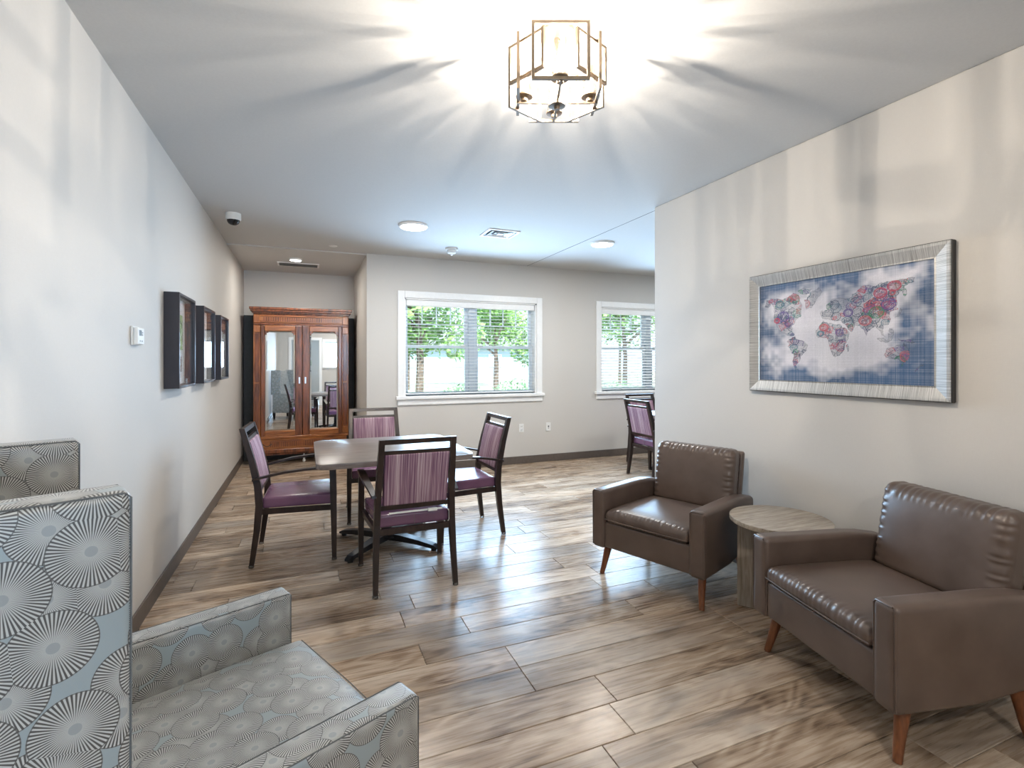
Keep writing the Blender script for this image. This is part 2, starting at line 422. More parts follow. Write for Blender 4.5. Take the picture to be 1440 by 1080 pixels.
def blind(x0, x1, tilt, label):
    b = thing('window_blind', label, 'blind', ((x0+x1)/2, YB+.045, 0), 0, 'horizontal blinds in the back windows')
    h = (x1-x0)/2-.025
    mk('headrail', box(B(), -h, h, -.035, .035, zt-.095, zt-.02, .004), M_white, b)
    mk('bottom_rail', box(B(), -h, h, -.025, .025, zs+.012, zs+.03, .005), M_blind, b)
    sl = B(); n = 5
    prof = [(-.024+.048*i/4, .0025*(1-((i-2)/2)**2)) for i in range(5)]
    up = [[sl.verts.new((xx, yy, z_+.0011)) for yy, z_ in prof] for xx in (-h, h)]; lo = [[sl.verts.new((xx, yy, z_-.0011)) for yy, z_ in prof] for xx in (-h, h)]
    for i in range(4): sl.faces.new((up[0][i], up[0][i+1], up[1][i+1], up[1][i])); sl.faces.new((lo[0][i], lo[1][i], lo[1][i+1], lo[0][i+1]))
    for e in (0, 4): sl.faces.new((up[0][e], up[1][e], lo[1][e], lo[0][e]))
    for k in (0, 1):
        for i in range(4): sl.faces.new((up[k][i], up[k][i+1], lo[k][i+1], lo[k][i]))
    z = zs+.06; first = None
    while z < zt-.11:
        if first is None: first = mk('slat', sl, M_blind, b, smooth=True); o = first
        else: o = link(bpy.data.objects.new('slat', first.data), b)
        o.location = (0, 0, z); o.rotation_euler = (R(tilt), 0, 0); z += .043
    for xx in (-h*.82, -h*.28, h*.28, h*.82):
        mk('ladder_cord', box(B(), xx-.0015, xx+.0015, -.026, -.0245, zs+.03, zt-.095), M_blind, b)
    return b
window(1, *WINX[0], 'white-cased double window with grilles behind the square table')
window(2, *WINX[1], 'white-cased window cut off by the right partition wall')
window(3, *WINX[2], 'white-cased window further right in the side room')
blind(*WINX[0], 0, 'open white horizontal blind in the double window behind the square table')
blind(*WINX[1], 20, 'tilted white horizontal blind in the window beside the right partition wall')
blind(*WINX[2], 20, 'white horizontal blind in the window hidden behind the partition')
# openings behind the viewer (seen in the mirror)
def casing(name, x0, x1, z0, z1, y, label, sill=False):
    t = thing(name, label, 'trim', (0, y, 0), 0, kind='structure'); c = .085
    mk('casing', box(B(), x0-c, x0, 0, .02, z0, z1+c, .004), M_white, t); mk('casing', box(B(), x1, x1+c, 0, .02, z0, z1+c, .004), M_white, t)
    mk('casing', box(B(), x0, x1, 0, .02, z1, z1+c, .004), M_white, t)
    if sill: mk('casing', box(B(), x0-c, x1+c, -.06, .05, z0-.05, z0, .004), M_white, t)
    return t
casing('trim_2', *DO, 0, 2.1, YR, 'white door casing behind the viewer, seen in the left mirror')
casing('trim_3', *PT, 1.25, 2.05, YR, 'white pass-through casing behind the viewer, seen in the right mirror', True)
w4 = thing('window_4', 'bright window in the neighbouring room, seen in the wardrobe mirror', 'window', (1.3, YF, 0), 0, kind='structure')
for a in ((-.8, -.74, .85, 2.15), (.74, .8, .85, 2.15), (-.74, .74, .85, .91), (-.74, .74, 2.09, 2.15), (-.03, .03, .91, 2.09)):
    mk('frame', box(B(), a[0], a[1], -.1, -.04, a[2], a[3]), M_white, w4)
mk('pane', box(B(), -.74, .74, -.075, -.07, .91, 2.09), M_glass, w4)

# ------------------------------------------------------------------ ceiling fittings
def downlight(x, y, r, label, power, zc=CH):
    t = thing('ceiling_light', label, 'light', (x, y, zc), 0, 'round flush ceiling lights')
    mk('trim_ring', lathe(B(), [(r*.90, -.001), (r*.9, -.022), (r, -.016), (r*1.04, -.001)], 36), M_white, t, True)
    mk('diffuser', lathe(B(), [(r*.9, -.012), (r*.88, -.024), (r*.6, -.028), (.01, -.029)], 36), M_led, t, True)
    l = area('ceiling_light_glow', (x, y, zc-.04), (0, 0, 0), r*1.7, 0, power, (1, .95, .88), True); return t
downlight(.97, 4.90, .14, 'round flush ceiling light over the far side of the square table', 20)
downlight(3.07, 4.83, .13, 'round flush ceiling light near the end of the right partition', 20)
downlight(-.12, 7.0, .075, 'small glowing ceiling light in front of the wardrobe alcove grille', 9, CH-.012)
downlight(5.6, 4.83, .13, 'round flush ceiling light in the side room behind the partition', 20)
downlight(.9, -1.0, .14, 'added round fill light on the ceiling behind the viewer', 24)  # extra fixture out of view, added as fill from behind the camera
downlight(1.3, -4.3, .14, 'added round fill light on the ceiling of the neighbouring room', 16)  # another added fixture, gives fill light from the room behind

def vent(name, label, x, y, sx, sy, rings, zc):
    t = thing(name, label, 'vent', (x, y, zc))
    mk('backing', box(B(), -sx/2+.01, sx/2-.01, -sy/2+.01, sy/2-.01, -.004, -.001), M_black, t)
    bm = B()
    for a in ((-sx/2, sx/2, -sy/2, -sy/2+.022), (-sx/2, sx/2, sy/2-.022, sy/2), (-sx/2, -sx/2+.022, -sy/2+.022, sy/2-.022), (sx/2-.022, sx/2, -sy/2+.022, sy/2-.022)): box(bm, *a, -.010, -.001)
    mk('frame', bm, M_white, t)
    if rings:
        for k in range(1, rings+1):
            f = 1-k/(rings+.6); hx, hy = sx/2*f, sy/2*f
            bm = B(); outer = [(-hx, -hy), (hx, -hy), (hx, hy), (-hx, hy)]; g = .82
            lo = [bm.verts.new((x_, y_, -.016)) for x_, y_ in outer]; hi = [bm.verts.new((x_*g, y_*g, -.005)) for x_, y_ in outer]
            lo2 = [bm.verts.new((v.co.x, v.co.y, -.0145)) for v in lo]; hi2 = [bm.verts.new((v.co.x, v.co.y, -.0035)) for v in hi]
            for A_, B_ in ((lo, hi), (lo2, hi2), (lo, lo2), (hi, hi2)):
                for i in range(4): bm.faces.new((A_[i], A_[(i+1) % 4], B_[(i+1) % 4], B_[i]))
            mk('louver', bm, M_white, t)
        mk('louver', box(B(), -.03, .03, -.03, .03, -.015, -.006), M_white, t)
    else:
        n = 9
        for k in range(n):
            yy = -sy/2+.03+(sy-.06)*k/(n-1)
            o = mk('louver', box(B(), -sx/2+.022, sx/2-.022, -.007, .007, -.001, .0005), M_vent, t); o.location = (0, yy, -.007); o.rotation_euler = (R(35), 0, 0)
    return t
M_vent = plain('grey_grille_metal', (.30, .29, .27), .5)
vent('air_diffuser', 'square white stepped air diffuser in the ceiling between the round lights', 1.856, 4.862, .34, .30, 3, CH)
vent('return_grille', 'flat grey return air grille in the alcove ceiling', -.09, 7.40, .52, .26, 0, CH-.012)
t = thing('smoke_detector', 'white dome smoke detector on the ceiling near the window wall', 'detector', (1.58, 5.72, CH))
mk('base', lathe(B(), [(.075, -.001), (.075, -.015), (.07, -.022)], 28), M_plastic, t, True)
mk('dome', lathe(B(), [(.055, -.02), (.055, -.045), (.045, -.06), (.02, -.068)], 24), M_plastic, t, True)
mk('lens', lathe(B(), [(.018, -.066), (.014, -.078), (.004, -.082)], 14), M_steel, t, True)
t = thing('security_camera', 'white dome security camera with black lens on the ceiling', 'camera', (-.60, 5.115, CH))
mk('housing', lathe(B(), [(.062, -.001), (.063, -.05), (.058, -.062)], 28), M_plastic, t, True)
M_dome = plain('black_dome', (.008, .008, .01), .06)
mk('dome', lathe(B(), [(.052, -.060), (.050, -.075), (.040, -.093), (.022, -.104), (.004, -.107)], 24), M_dome, t, True)
t = thing('sprinkler', 'small round sprinkler cover on the ceiling near the alcove', 'sprinkler', (.29, 6.12, CH))
mk('cover', lathe(B(), [(.04, -.001), (.038, -.006), (.02, -.008)], 20), M_plastic, t, True)
mk('rim', lathe(B(), [(.048, -.0005), (.046, -.003), (.041, -.003)], 20), M_plastic, t, True)

# ------------------------------------------------------------------ pendant with rectangular frames
LX, LY = .937, 1.81
t = thing('ceiling_chandelier', 'champagne metal chandelier of interlocking rectangular frames with clear glass shades', 'chandelier', (LX, LY, 1.4), -YAW)
Z0, ZT = 1.045, CH-1.4
mk('canopy', lathe(B(), [(.075, ZT-.001), (.075, ZT-.018), (.06, ZT-.024)], 28), M_brass, t, True)
mk('stem', lathe(B(), [(.007, Z0), (.007, ZT-.02)], 12), M_brass, t, True)
mk('hub', lathe(B(), [(.010, Z0-.028), (.012, Z0-.016), (.034, Z0-.014), (.034, Z0+.008), (.012, Z0+.016)], 24), M_brass, t, True)
mk('chain_loop', tube(B(), [(.012*math.cos(a*math.pi/6), 0, ZT-.035+.012*math.sin(a*math.pi/6)) for a in range(12)], .002, 6, True), M_brass, t, True)
def ring_frame(p0, p1, za, zb, w=.0115):
    """rectangular ring between plan points p0 and p1"""
    p0, p1 = Vector((*p0, 0)), Vector((*p1, 0)); d = (p1-p0).normalized(); n = Vector((-d.y, d.x, 0)); bm = B(); z = Vector((0, 0, 1))
    sweep(bm, [p0+z*za, p0+z*zb], [(w, w)]*2, d, n); sweep(bm, [p1+z*za, p1+z*zb], [(w, w)]*2, d, n)
    for zz in (za+w/2, zb-w/2): sweep(bm, [p0+d*(w/2)+z*zz, p1-d*(w/2)+z*zz], [(w, w)]*2, z, n)
    mk('frame', bm, M_brass, t)
af, al = .165, .157
for s_ in (-1, 1):
    ring_frame((-.103, s_*af), (.103, s_*af), Z0, Z0+.219)
    ring_frame((s_*al, -.103), (s_*al, .103), Z0, Z0+.219)
    ring_frame((s_*.064, -.148), (s_*.188, -.030), Z0+.055, Z0+.207)
    ring_frame((s_*.064, .148), (s_*.188, .030), Z0-.005, Z0+.15)
M_bulb = NT('lit_bulb'); s = M_bulb; s.n.remove(s.b)
e = s.add('ShaderNodeEmission'); e.inputs[0].default_value = (1, .86, .66, 1); e.inputs[1].default_value = 6
tr = s.add('ShaderNodeBsdfTransparent'); ad = s.add('ShaderNodeAddShader'); s.link(e.outputs[0], ad.inputs[0]); s.link(tr.outputs[0], ad.inputs[1]); s.link(ad.outputs[0], s.out.inputs[0])
BULB_W = 15.5
for k, (bx, by) in enumerate(((0, -.132), (.132, 0), (0, .132), (-.132, 0))):
    d = Vector((bx, by, 0)).normalized(); a = Vector((-d.y, d.x, 0))
    mk('arm', sweep(B(), [d*.03+Vector((0, 0, Z0)), d*.163+Vector((0, 0, Z0))], [(.008, .008)]*2, a, (0, 0, 1)), M_brass, t)
    cup = mk('cup', lathe(B(), [(.008, Z0+.002), (.013, Z0+.006), (.013, Z0+.02), (.034, Z0+.022), (.034, Z0+.027), (.012, Z0+.028), (.011, Z0+.055)], 22, (bx, by)), M_brass, t, True)
    mk('glass_shade', lathe(B(), [(.030, Z0+.027), (.030, Z0+.165), (.0285, Z0+.165), (.0285, Z0+.028)], 26, (bx, by), False), M_clear, t, True)
    mk('bulb', lathe(B(), [(.008, Z0+.055), (.013, Z0+.066), (.016, Z0+.082), (.013, Z0+.104), (.006, Z0+.122), (.002, Z0+.128)], 16, (bx, by)), s.m, t, True)
    ld = bpy.data.lights.new('bulb_light', 'POINT'); ld.energy = BULB_W; ld.color = (1, .89, .76); ld.shadow_soft_size = .003
    lo = bpy.data.objects.new('bulb_light', ld); COL.objects.link(lo); p = Matrix.Rotation(-YAW, 4, 'Z') @ Vector((bx, by, 0)); lo.location = (LX+p.x, LY+p.y, 1.4+Z0+.078)

# ------------------------------------------------------------------ wardrobe
CX, CY = -.043, 7.6
wd = thing('wardrobe', 'cherry wood wardrobe with two mirrored doors standing in the alcove', 'wardrobe', (CX, CY, 0))
hw = .612
def P(name, *a, mat=M_cab, bev=.004, parent=wd): return mk(name, box(B(), *a, bev), mat, parent)
P('body', -hw+.02, hw-.02, .03, .36, .12, 2.04, mat=M_cabd, bev=0)
bm = B()
for (o_, z0_, z1_) in ((.0, 2.045, 2.062), (.012, 2.062, 2.085), (.034, 2.085, 2.112), (.046, 2.112, 2.145)): box(bm, -hw-o_, hw+o_, -.01-o_, .365, z0_, z1_, .005, 2)
mk('cornice', bm, M_cabd, wd)
P('frieze', -hw, hw, -.005, .03, 1.925, 2.045, mat=M_cabh)
for sx in (-1, 1): P('corner_block', sx*(hw-.045)-.04, sx*(hw-.045)+.04, -.02, -.005, 1.93, 2.04, mat=M_cab)
bm = B()
for k in range(34):
    xx = -.48+.96*k/33; box(bm, xx-.008, xx+.008, -.014, -.005, 1.955, 2.012)
o = mk('frieze_reeding', bm, M_cabd, wd)
P('frieze_molding', -.52, .52, -.017, -.005, 2.018, 2.03, mat=M_cabh); P('frieze_molding', -.52, .52, -.017, -.005, 1.937, 1.949, mat=M_cabh)
P('rail_molding', -hw, hw, -.018, .03, 1.905, 1.925, mat=M_cabd)
for sx in (-1, 1):
    xc = sx*(hw-.045)
    pl = P('pilaster', xc-.045, xc+.045, -.004, .03, .385, 1.905)
    for z0_, z1_ in ((1.80, 1.895), (.395, .48)): mk('pilaster_block', box(B(), xc-.042, xc+.042, -.018, -.004, z0_, z1_, .006, 2), M_cab, pl)
    mk('pilaster_panel', box(B(), xc-.028, xc+.028, -.012, -.004, .50, 1.78, .006), M_cabd, pl)
    mk('pilaster_band', box(B(), xc-.044, xc+.044, -.014, -.003, 1.10, 1.13, .004), M_cab, pl)
M_mirror = NT('mirror_silver').set((.86, .88, .88), .015, 1).m
for sx in (-1, 1):
    x0, x1, z0_, z1_ = -.258, .258, .385, 1.90
    xo, xi = (x0+.048, x1-.088) if sx < 0 else (x0+.088, x1-.048)
    mx0, mx1 = xo, xi; mz0, mz1 = .455, 1.825
    d = mk('door', box(B(), mx0-.004, mx1+.004, .013, .026, mz0-.004, mz1+.004), M_cabd, wd); d.location = (sx*.262, 0, 0)
    for nm, a in (('stile', (x0, mx0, z0_, z1_)), ('stile', (mx1, x1, z0_, z1_))): mk(nm, box(B(), a[0]+.001, a[1]-.001, -.022, .028, a[2], a[3], .006, 2), M_cabd, d)
    for a in ((mx0, mx1, z0_, mz0), (mx0, mx1, mz1, z1_)): mk('rail', box(B(), a[0], a[1], -.022, .028, a[2], a[3], .006, 2), M_cabh, d)
    bv = .022; bm = B()
    out = [bm.verts.new(p) for p in ((mx0, .0, mz0), (mx1, .0, mz0), (mx1, .0, mz1), (mx0, .0, mz1))]; inn = [bm.verts.new(p) for p in ((mx0+bv, -.005, mz0+bv), (mx1-bv, -.005, mz0+bv), (mx1-bv, -.005, mz1-bv), (mx0+bv, -.005, mz1-bv))]
    back = [bm.verts.new((v.co.x, .012, v.co.z)) for v in out]
    bm.faces.new(inn); bm.faces.new(back)
    for i in range(4):
        bm.faces.new((out[i], out[(i+1) % 4], inn[(i+1) % 4], inn[i])); bm.faces.new((out[i], out[(i+1) % 4], back[(i+1) % 4], back[i]))
    mk('mirror', bm, M_mirror, d)
    for cx_, s2 in ((mx0, 1), (mx1, -1)):
        bm = B(); box(bm, min(cx_, cx_+s2*.045), max(cx_, cx_+s2*.045), -.02, -.004, mz1-.028, mz1+.002, .003); box(bm, min(cx_, cx_+s2*.024), max(cx_, cx_+s2*.024), -.019, -.004, mz1-.055, mz1-.02, .003)
        mk('corner_bracket', bm, M_cabd, d)
    hx = x1-.035 if sx < 0 else x0+.035
    mk('keyhole_plate', box(B(), hx-.010, hx+.010, -.027, -.022, 1.10, 1.19, .003), M_steel, d)
P('drawer_rail', -hw-.012, hw+.012, -.025, .03, .345, .385, mat=M_cabh, bev=.008)
dr = P('drawer', -hw+.03, hw-.03, -.018, .03, .205, .345, mat=M_cabh)
bm = B()
for k in range(40):
    xx = -.40+.90*k/39
    box(bm, xx-.007, xx+.007, -.026, -.018, .24, .315)
mk('drawer_reeding', bm, M_cabd, dr)
for xx in (-.44, .44):
    hnd = mk('handle', tube(B(), [(xx-.055+.11*i/8, -.03-.02*math.sin(math.pi*i/8), .285-.028*math.sin(math.pi*i/8)) for i in range(9)], .005, 8), M_black, dr, True)
P('plinth', -hw-.012, hw+.012, -.025, .36, .15, .205, mat=M_cabd, bev=.008)
for sx in (-1, 1):
    for yy in (.06, .31): mk('foot', lathe(B(), [(.028, 0), (.034, .02), (.026, .06), (.04, .15)], 18, (sx*(hw-.06), yy)), M_cabd, wd, True)
mk('caster', lathe(B(), [(.012, 0), (.022, .012), (.022, .028), (.012, .04), (.008, .15)], 16, (.02, .05)), M_plastic, wd, True)

# ------------------------------------------------------------------ left wall boxes, thermostat, outlets, map
def photo(name, cols, sc):
    s = NT(name); o = s.obj(); f = s.noise(o, sc, 4, .6, 1.2); s.set(s.ramp(f, [(p, c) for p, c in cols]), .35); return s.m
M_ph = [photo('photo_green_plant', [(.36, (.012, .012, .012)), (.46, (.10, .30, .06)), (.55, (.35, .62, .20)), (.66, (.8, .8, .78))], 14),
        photo('photo_grey', [(.36, (.03, .03, .03)), (.5, (.25, .25, .22)), (.64, (.75, .74, .7))], 12),
        photo('photo_pale', [(.36, (.10, .09, .08)), (.5, (.45, .42, .36)), (.64, (.8, .78, .72))], 11)]
M_box = plain('dark_plum_frame', (.022, .016, .020), .35)
M_mat = plain('white_mat_board', (.80, .80, .78), .7, var=.02)
M_fglass = thin_glass('frame_glass', (1, 1, 1), .4, .01, .0)
LB = ['dark shadow-box frame with green plant photo, nearest the thermostat', 'dark shadow-box frame in the middle of the three on the left wall', 'dark shadow-box frame farthest from the thermostat, nearest the wardrobe']
for k, (y0, y1) in enumerate(((3.72, 4.225), (4.55, 5.075), (5.40, 5.915))):
    t = thing('shadow_box_frame', LB[k], 'picture frame', (XL, (y0+y1)/2, 1.232), 0, 'three shadow-box frames on the left wall')
    h = (y1-y0)/2; H = .608; D = .085; f = .018
    for a in ((-h, -h+f, 0, H), (h-f, h, 0, H), (-h+f, h-f, 0, f), (-h+f, h-f, H-f, H)): mk('frame_side', box(B(), .001, D, a[0], a[1], a[2], a[3], .002), M_box, t)
    mk('mat_board', box(B(), .018, .022, -h+f, h-f, f, H-f), M_mat, t)
    mk('photo', box(B(), .022, .024, -h+.10, h-.10, .25, .49), M_ph[k], t); mk('photo', box(B(), .022, .024, -h+.12, h-.12, .10, .205), M_ph[(k+1) % 3] if k else M_ph[1], t)
    mk('glass', box(B(), D-.016, D-.013, -h+f, h-f, f, H-f), M_fglass, t)
t = thing('thermostat', 'small white thermostat with display on the left wall', 'thermostat', (XL, 3.14, 1.49))
mk('base', box(B(), .0005, .012, -.058, .058, -.004, .092, .003), M_plastic, t); mk('body', box(B(), .012, .032, -.054, .054, 0, .086, .005, 2), M_plastic, t)
mk('display', box(B(), .032, .0328, -.034, .006, .045, .074), plain('lcd_grey', (.12, .15, .16), .3), t)
for a in ((.018, .05), (.018, .062), (-.02, .018), (.012, .018)): mk('button', box(B(), .032, .0345, a[0]-.006, a[0]+.006, a[1]-.004, a[1]+.004, .001), plain('button_grey', (.4, .4, .42), .4) if 'button_grey' not in MATS else MATS['button_grey'], t)
def plate(name, x, z, kind, label):
    t = thing(name, label, 'outlet', (x, YB, z), 0)
    mk('plate', box(B(), -.036, .036, -.007, -.0005, -.058, .058, .003, 2), M_plastic, t)
    if kind:
        for zz in (-.022, .022):
            s_ = mk('socket', box(B(), -.016, .016, -.010, -.007, zz-.014, zz+.014, .004), M_plastic, t)
            for xx in (-.006, .006): mk('slot', box(B(), xx-.0015, xx+.0015, -.0107, -.010, zz-.004, zz+.006), M_black, s_)
    else:
        mk('jack', box(B(), -.010, .010, -.0095, -.007, -.002, .016, .002), M_black, t); mk('jack', box(B(), -.008, .008, -.0095, -.007, -.024, -.010, .002), M_vent, t)
plate('power_outlet', 2.751, .487, True, 'white power outlet on the wall below the double window')
plate('data_outlet', 3.166, .487, False, 'white data jack plate right of the power outlet')

# framed map
t = thing('framed_map', 'large framed print of a stamp-covered world map in a brushed silver frame', 'picture', (XR, 1.945, 1.213), R(90))
# local: +x -> world +Y ... rotated 90: local x -> world y, local y -> world -x ; front of picture is local +y
HW, HH, FW, FD = .568, .750, .072, .040
sM = NT('brushed_silver_frame'); ob = sM.obj(); fz = sM.noise(sM.scl(ob, (5, 5, 160)), 1, 3); fx = sM.noise(sM.scl(ob, (160, 5, 5)), 1, 3)
def silver(name, sc):
    s = NT(name); f = s.noise(s.scl(s.obj(), sc), 1, 4, .65); s.set(s.ramp(f, [(.32, (.20, .19, .18)), (.52, (.50, .49, .47)), (.68, (.74, .73, .71))]), .38, .55); return s.m
M_silv_v = silver('brushed_silver_upright', (4, 4, 420)); M_silv_h = silver('brushed_silver_level', (420, 4, 4))
def frame_piece(a, b, inner_a, inner_b, mat):
    bm = B(); prof = lambda o, i, k: Vector(o).lerp(Vector(i), k)
    ra = []; 
    for (o, i) in ((a, inner_a), (b, inner_b)):
        ring = []
        for k, d in ((0, .001), (0, FD-.004), (.05, FD), (.22, FD-.002), (.9, FD-.016), (1, FD-.014), (1, .001)):
            q = prof(o, i, k); ring.append(bm.verts.new((q.x, d, q.y)))
        ra.append(ring)
    n = len(ra[0])
    for j in range(n): bm.faces.new((ra[0][j], ra[0][(j+1) % n], ra[1][(j+1) % n], ra[1][j]))
    bm.faces.new(ra[0]); bm.faces.new(ra[1]); mk('frame_side', bm, mat, t)
O = [(-HW, 0), (HW, 0), (HW, HH), (-HW, HH)]; I = [(-HW+FW, FW), (HW-FW, FW), (HW-FW, HH-FW), (-HW+FW, HH-FW)]
for i in range(4): frame_piece(O[i], O[(i+1) % 4], I[i], I[(i+1) % 4], M_silv_h if i % 2 == 0 else M_silv_v)
mk('frame_edge', (lambda bm: [box(bm, -HW-.003, -HW, .001, FD-.008, 0, HH), box(bm, HW, HW+.003, .001, FD-.008, 0, HH), box(bm, -HW, HW, .001, FD-.008, -.003, 0), box(bm, -HW, HW, .001, FD-.008, HH, HH+.003)][0])(B()), M_black, t)
def make_print():
    nx, ny = 420, 260
    rs = np.random.RandomState(5)
    # polygons traced in a skewed sketch, unskewed to unit square
    src = np.array([(138, 345), (1145, 183), (1120, 925), (125, 890)], float); dst = np.array([(0, 1), (1, 1), (1, 0), (0, 0)], float)
    A_ = []; b_ = []
    for (x, y), (u, v) in zip(src, dst): A_ += [[x, y, 1, 0, 0, 0, -u*x, -u*y], [0, 0, 0, x, y, 1, -v*x, -v*y]]; b_ += [u, v]
    hM = np.append(np.linalg.solve(np.array(A_), np.array(b_)), 1).reshape(3, 3)
    def un(poly):
        p = np.c_[np.array(poly, float), np.ones(len(poly))] @ hM.T; return p[:, :2]/p[:, 2:]
    polys = [[(165, 470), (175, 425), (215, 412), (260, 420), (300, 405), (330, 385), (360, 400), (372, 440), (378, 480), (372, 525), (345, 535), (335, 560), (320, 575), (318, 600), (330, 625), (320, 640), (290, 628), (262, 612), (240, 600), (222, 560), (213, 520), (222, 480), (205, 445), (185, 470)],
     [(395, 430), (420, 405), (430, 380), (480, 352), (492, 375), (470, 420), (430, 470), (405, 478)], [(355, 375), (390, 355), (430, 362), (425, 390), (385, 395)],
     [(292, 660), (330, 638), (365, 655), (405, 685), (395, 720), (370, 745), (355, 775), (335, 800), (350, 828), (330, 825), (318, 790), (318, 740), (296, 695)],
     [(490, 530), (485, 500), (520, 480), (520, 450), (555, 415), (590, 410), (640, 420), (690, 380), (715, 350), (760, 335), (800, 345), (850, 325), (900, 315), (960, 305), (1020, 300), (1015, 325), (960, 345), (975, 390), (960, 410), (935, 380), (920, 395), (915, 440), (920, 480), (880, 500), (875, 540), (870, 570), (845, 575), (830, 600), (840, 640), (815, 610), (790, 575), (765, 590), (742, 635), (725, 600), (700, 575), (680, 570), (660, 605), (640, 600), (620, 565), (600, 545), (560, 545), (520, 535)],
     [(455, 630), (455, 600), (480, 565), (500, 545), (540, 565), (590, 565), (625, 590), (645, 615), (640, 640), (615, 690), (605, 720), (565, 757), (545, 750), (530, 700), (530, 665), (510, 645), (470, 645)],
     [(620, 690), (642, 685), (630, 728)], [(795, 640), (830, 650), (880, 660), (860, 677), (810, 665)], [(855, 625), (885, 620), (890, 655), (865, 655)], [(920, 650), (985, 655), (1020, 665), (990, 672), (940, 665)],
     [(932, 475), (945, 490), (925, 522), (900, 527), (920, 505)], [(840, 735), (860, 710), (895, 690), (925, 685), (940, 700), (950, 675), (985, 730), (965, 770), (940, 790), (910, 770), (870, 760), (845, 765)],
     [(1052, 790), (1045, 808), (1005, 840), (1015, 822)], [(930, 795), (945, 795), (938, 812)], [(487, 490), (500, 480), (500, 505), (487, 510)], [(875, 585), (890, 590), (885, 625), (872, 610)]]
    u = np.linspace(0, 1, nx); v = np.linspace(0, 1, ny); U, V = np.meshgrid(u, v)
    land = np.zeros(U.shape, bool)
    jit = lambda a, s_: a
    def smooth_noise(gx, gy):
        g = rs.rand(gy+1, gx+1); X = U*gx; Y = V*gy; i = np.minimum(X.astype(int), gx-1); j = np.minimum(Y.astype(int), gy-1); fx_ = X-i; fy_ = Y-j
        fx_ = fx_*fx_*(3-2*fx_); fy_ = fy_*fy_*(3-2*fy_)
        return (g[j, i]*(1-fx_)+g[j, i+1]*fx_)*(1-fy_)+(g[j+1, i]*(1-fx_)+g[j+1, i+1]*fx_)*fy_
    U2 = U+(smooth_noise(60, 40)-.5)*.014; V2 = V+(smooth_noise(60, 40)-.5)*.02
    for pl in polys:
        q = un(pl); ins = np.zeros(U.shape, bool); n = len(q)
        for i in range(n):
            (x0, y0), (x1, y1) = q[i], q[(i+1) % n]
            c = ((y0 > V2) != (y1 > V2)) & (U2 < (x1-x0)*(V2-y0)/(y1-y0+1e-12)+x0); ins ^= c
        land |= ins
    n1 = smooth_noise(7, 4)*.5+smooth_noise(16, 10)*.3+smooth_noise(40, 24)*.2
    edge = np.maximum(np.abs(U-.5)*2, np.abs(V-.52)*2)
    blue = np.clip((edge**2.4*1.15+n1*1.5-1.12)*1.5, 0, .95)
    brush = rs.rand(ny, 1)*.5+rs.rand(1, nx)*.5; fineg = rs.rand(ny, nx)
    blue = np.clip(blue*(.72+.5*brush)+(fineg-.5)*.10*(blue > .05), 0, 1)
    white = np.array([.70, .69, .73]); deep = np.array([.045, .10, .20]); violet = np.array([.34, .31, .46])
    n2 = smooth_noise(9, 6)
    C_ = white[None, None]*(1-.16*brush[..., None])
    C_ = C_*(1-.35*n2[..., None]*n1[..., None])+violet*(.35*n2*n1)[..., None]
    C_ = C_*(1-blue[..., None])+deep*(blue*(.8+.4*n2))[..., None]+0
    inks = [np.array(c) for c in ((.05, .07, .12), (.05, .07, .12), (.06, .16, .22), (.45, .05, .09), (.10, .06, .24), (.03, .22, .10), (.50, .10, .12), (.05, .06, .10))]
    lm = np.zeros(U.shape); asp = (HW-FW)*2/(HH-2*FW)
    C_[land] = C_[land]*.72+np.array([.5, .52, .56])*.12
    bd = land ^ (np.roll(land, 1, 0) & np.roll(land, -1, 0) & np.roll(land, 1, 1) & np.roll(land, -1, 1)) & land; C_[bd] = C_[bd]*.45+np.array([.06, .07, .10])*.55
    ys, xs_ = np.nonzero(land)
    def paint(mask, col, a=.8): 
        C_[mask & land] = C_[mask & land]*(1-a)+col*a
    for k in range(210):
        i = rs.randint(len(xs_)); cx, cy = u[xs_[i]], v[ys[i]]; sz = rs.uniform(.018, .055); th = rs.uniform(-.6, .6); col = inks[rs.randint(len(inks))]
        dx = (U-cx)*asp; dy = V-cy; X = dx*np.cos(th)+dy*np.sin(th); Y = -dx*np.sin(th)+dy*np.cos(th)
        kind = rs.randint(3)
        if kind == 0: d = np.hypot(X, Y*rs.uniform(1, 1.5))
        else: d = np.maximum(np.abs(X), np.abs(Y)*(1.6 if kind == 1 else 2.3))
        w = .0038
        paint((np.abs(d-sz) < w), col); paint((np.abs(d-sz*.68) < w*.6), col, .6)
        txt = (d < sz*.62) & (np.abs(((Y/sz*4.2) % 1)-.5) < .2) & (rs.rand(ny, nx) < .62); paint(txt, col, .75)
    stroke = (np.abs(((V2*46+n1*9) % 1)-.5) < .14) & (fineg < .6); paint(stroke, inks[0], .5)
    # one bold set of larger round stamps
    for (px, py), sz, col in (((268, 522), .062, inks[4]), ((232, 545), .03, inks[3]), ((250, 450), .045, inks[2]), ((800, 498), .058, inks[5]), ((735, 545), .05, inks[6]), ((825, 385), .05, inks[3]), ((870, 450), .055, inks[4]), ((905, 345), .05, inks[3]), ((500, 585), .04, inks[6]), ((480, 620), .03, inks[2]), ((640, 500), .04, inks[4])):
        (cx, cy), = un([(px, py)]); d = np.hypot((U-cx)*asp, (V-cy)*1.25)
        m = np.abs(d-sz) < .0065; C_[m] = C_[m]*.2+col*.8; m = np.abs(d-sz*.72) < .004; C_[m] = C_[m]*.4+col*.6
        m = (d < sz*.6) & (fineg < .45); C_[m] = C_[m]*.5+col*.5
    C_ = np.clip((C_*.95+.015)*(.92+.16*fineg[..., None]), 0, 1)
    x = (.5-U)*2*(HW-FW+.004); z = FW-.004+V*(HH-2*FW+.008)
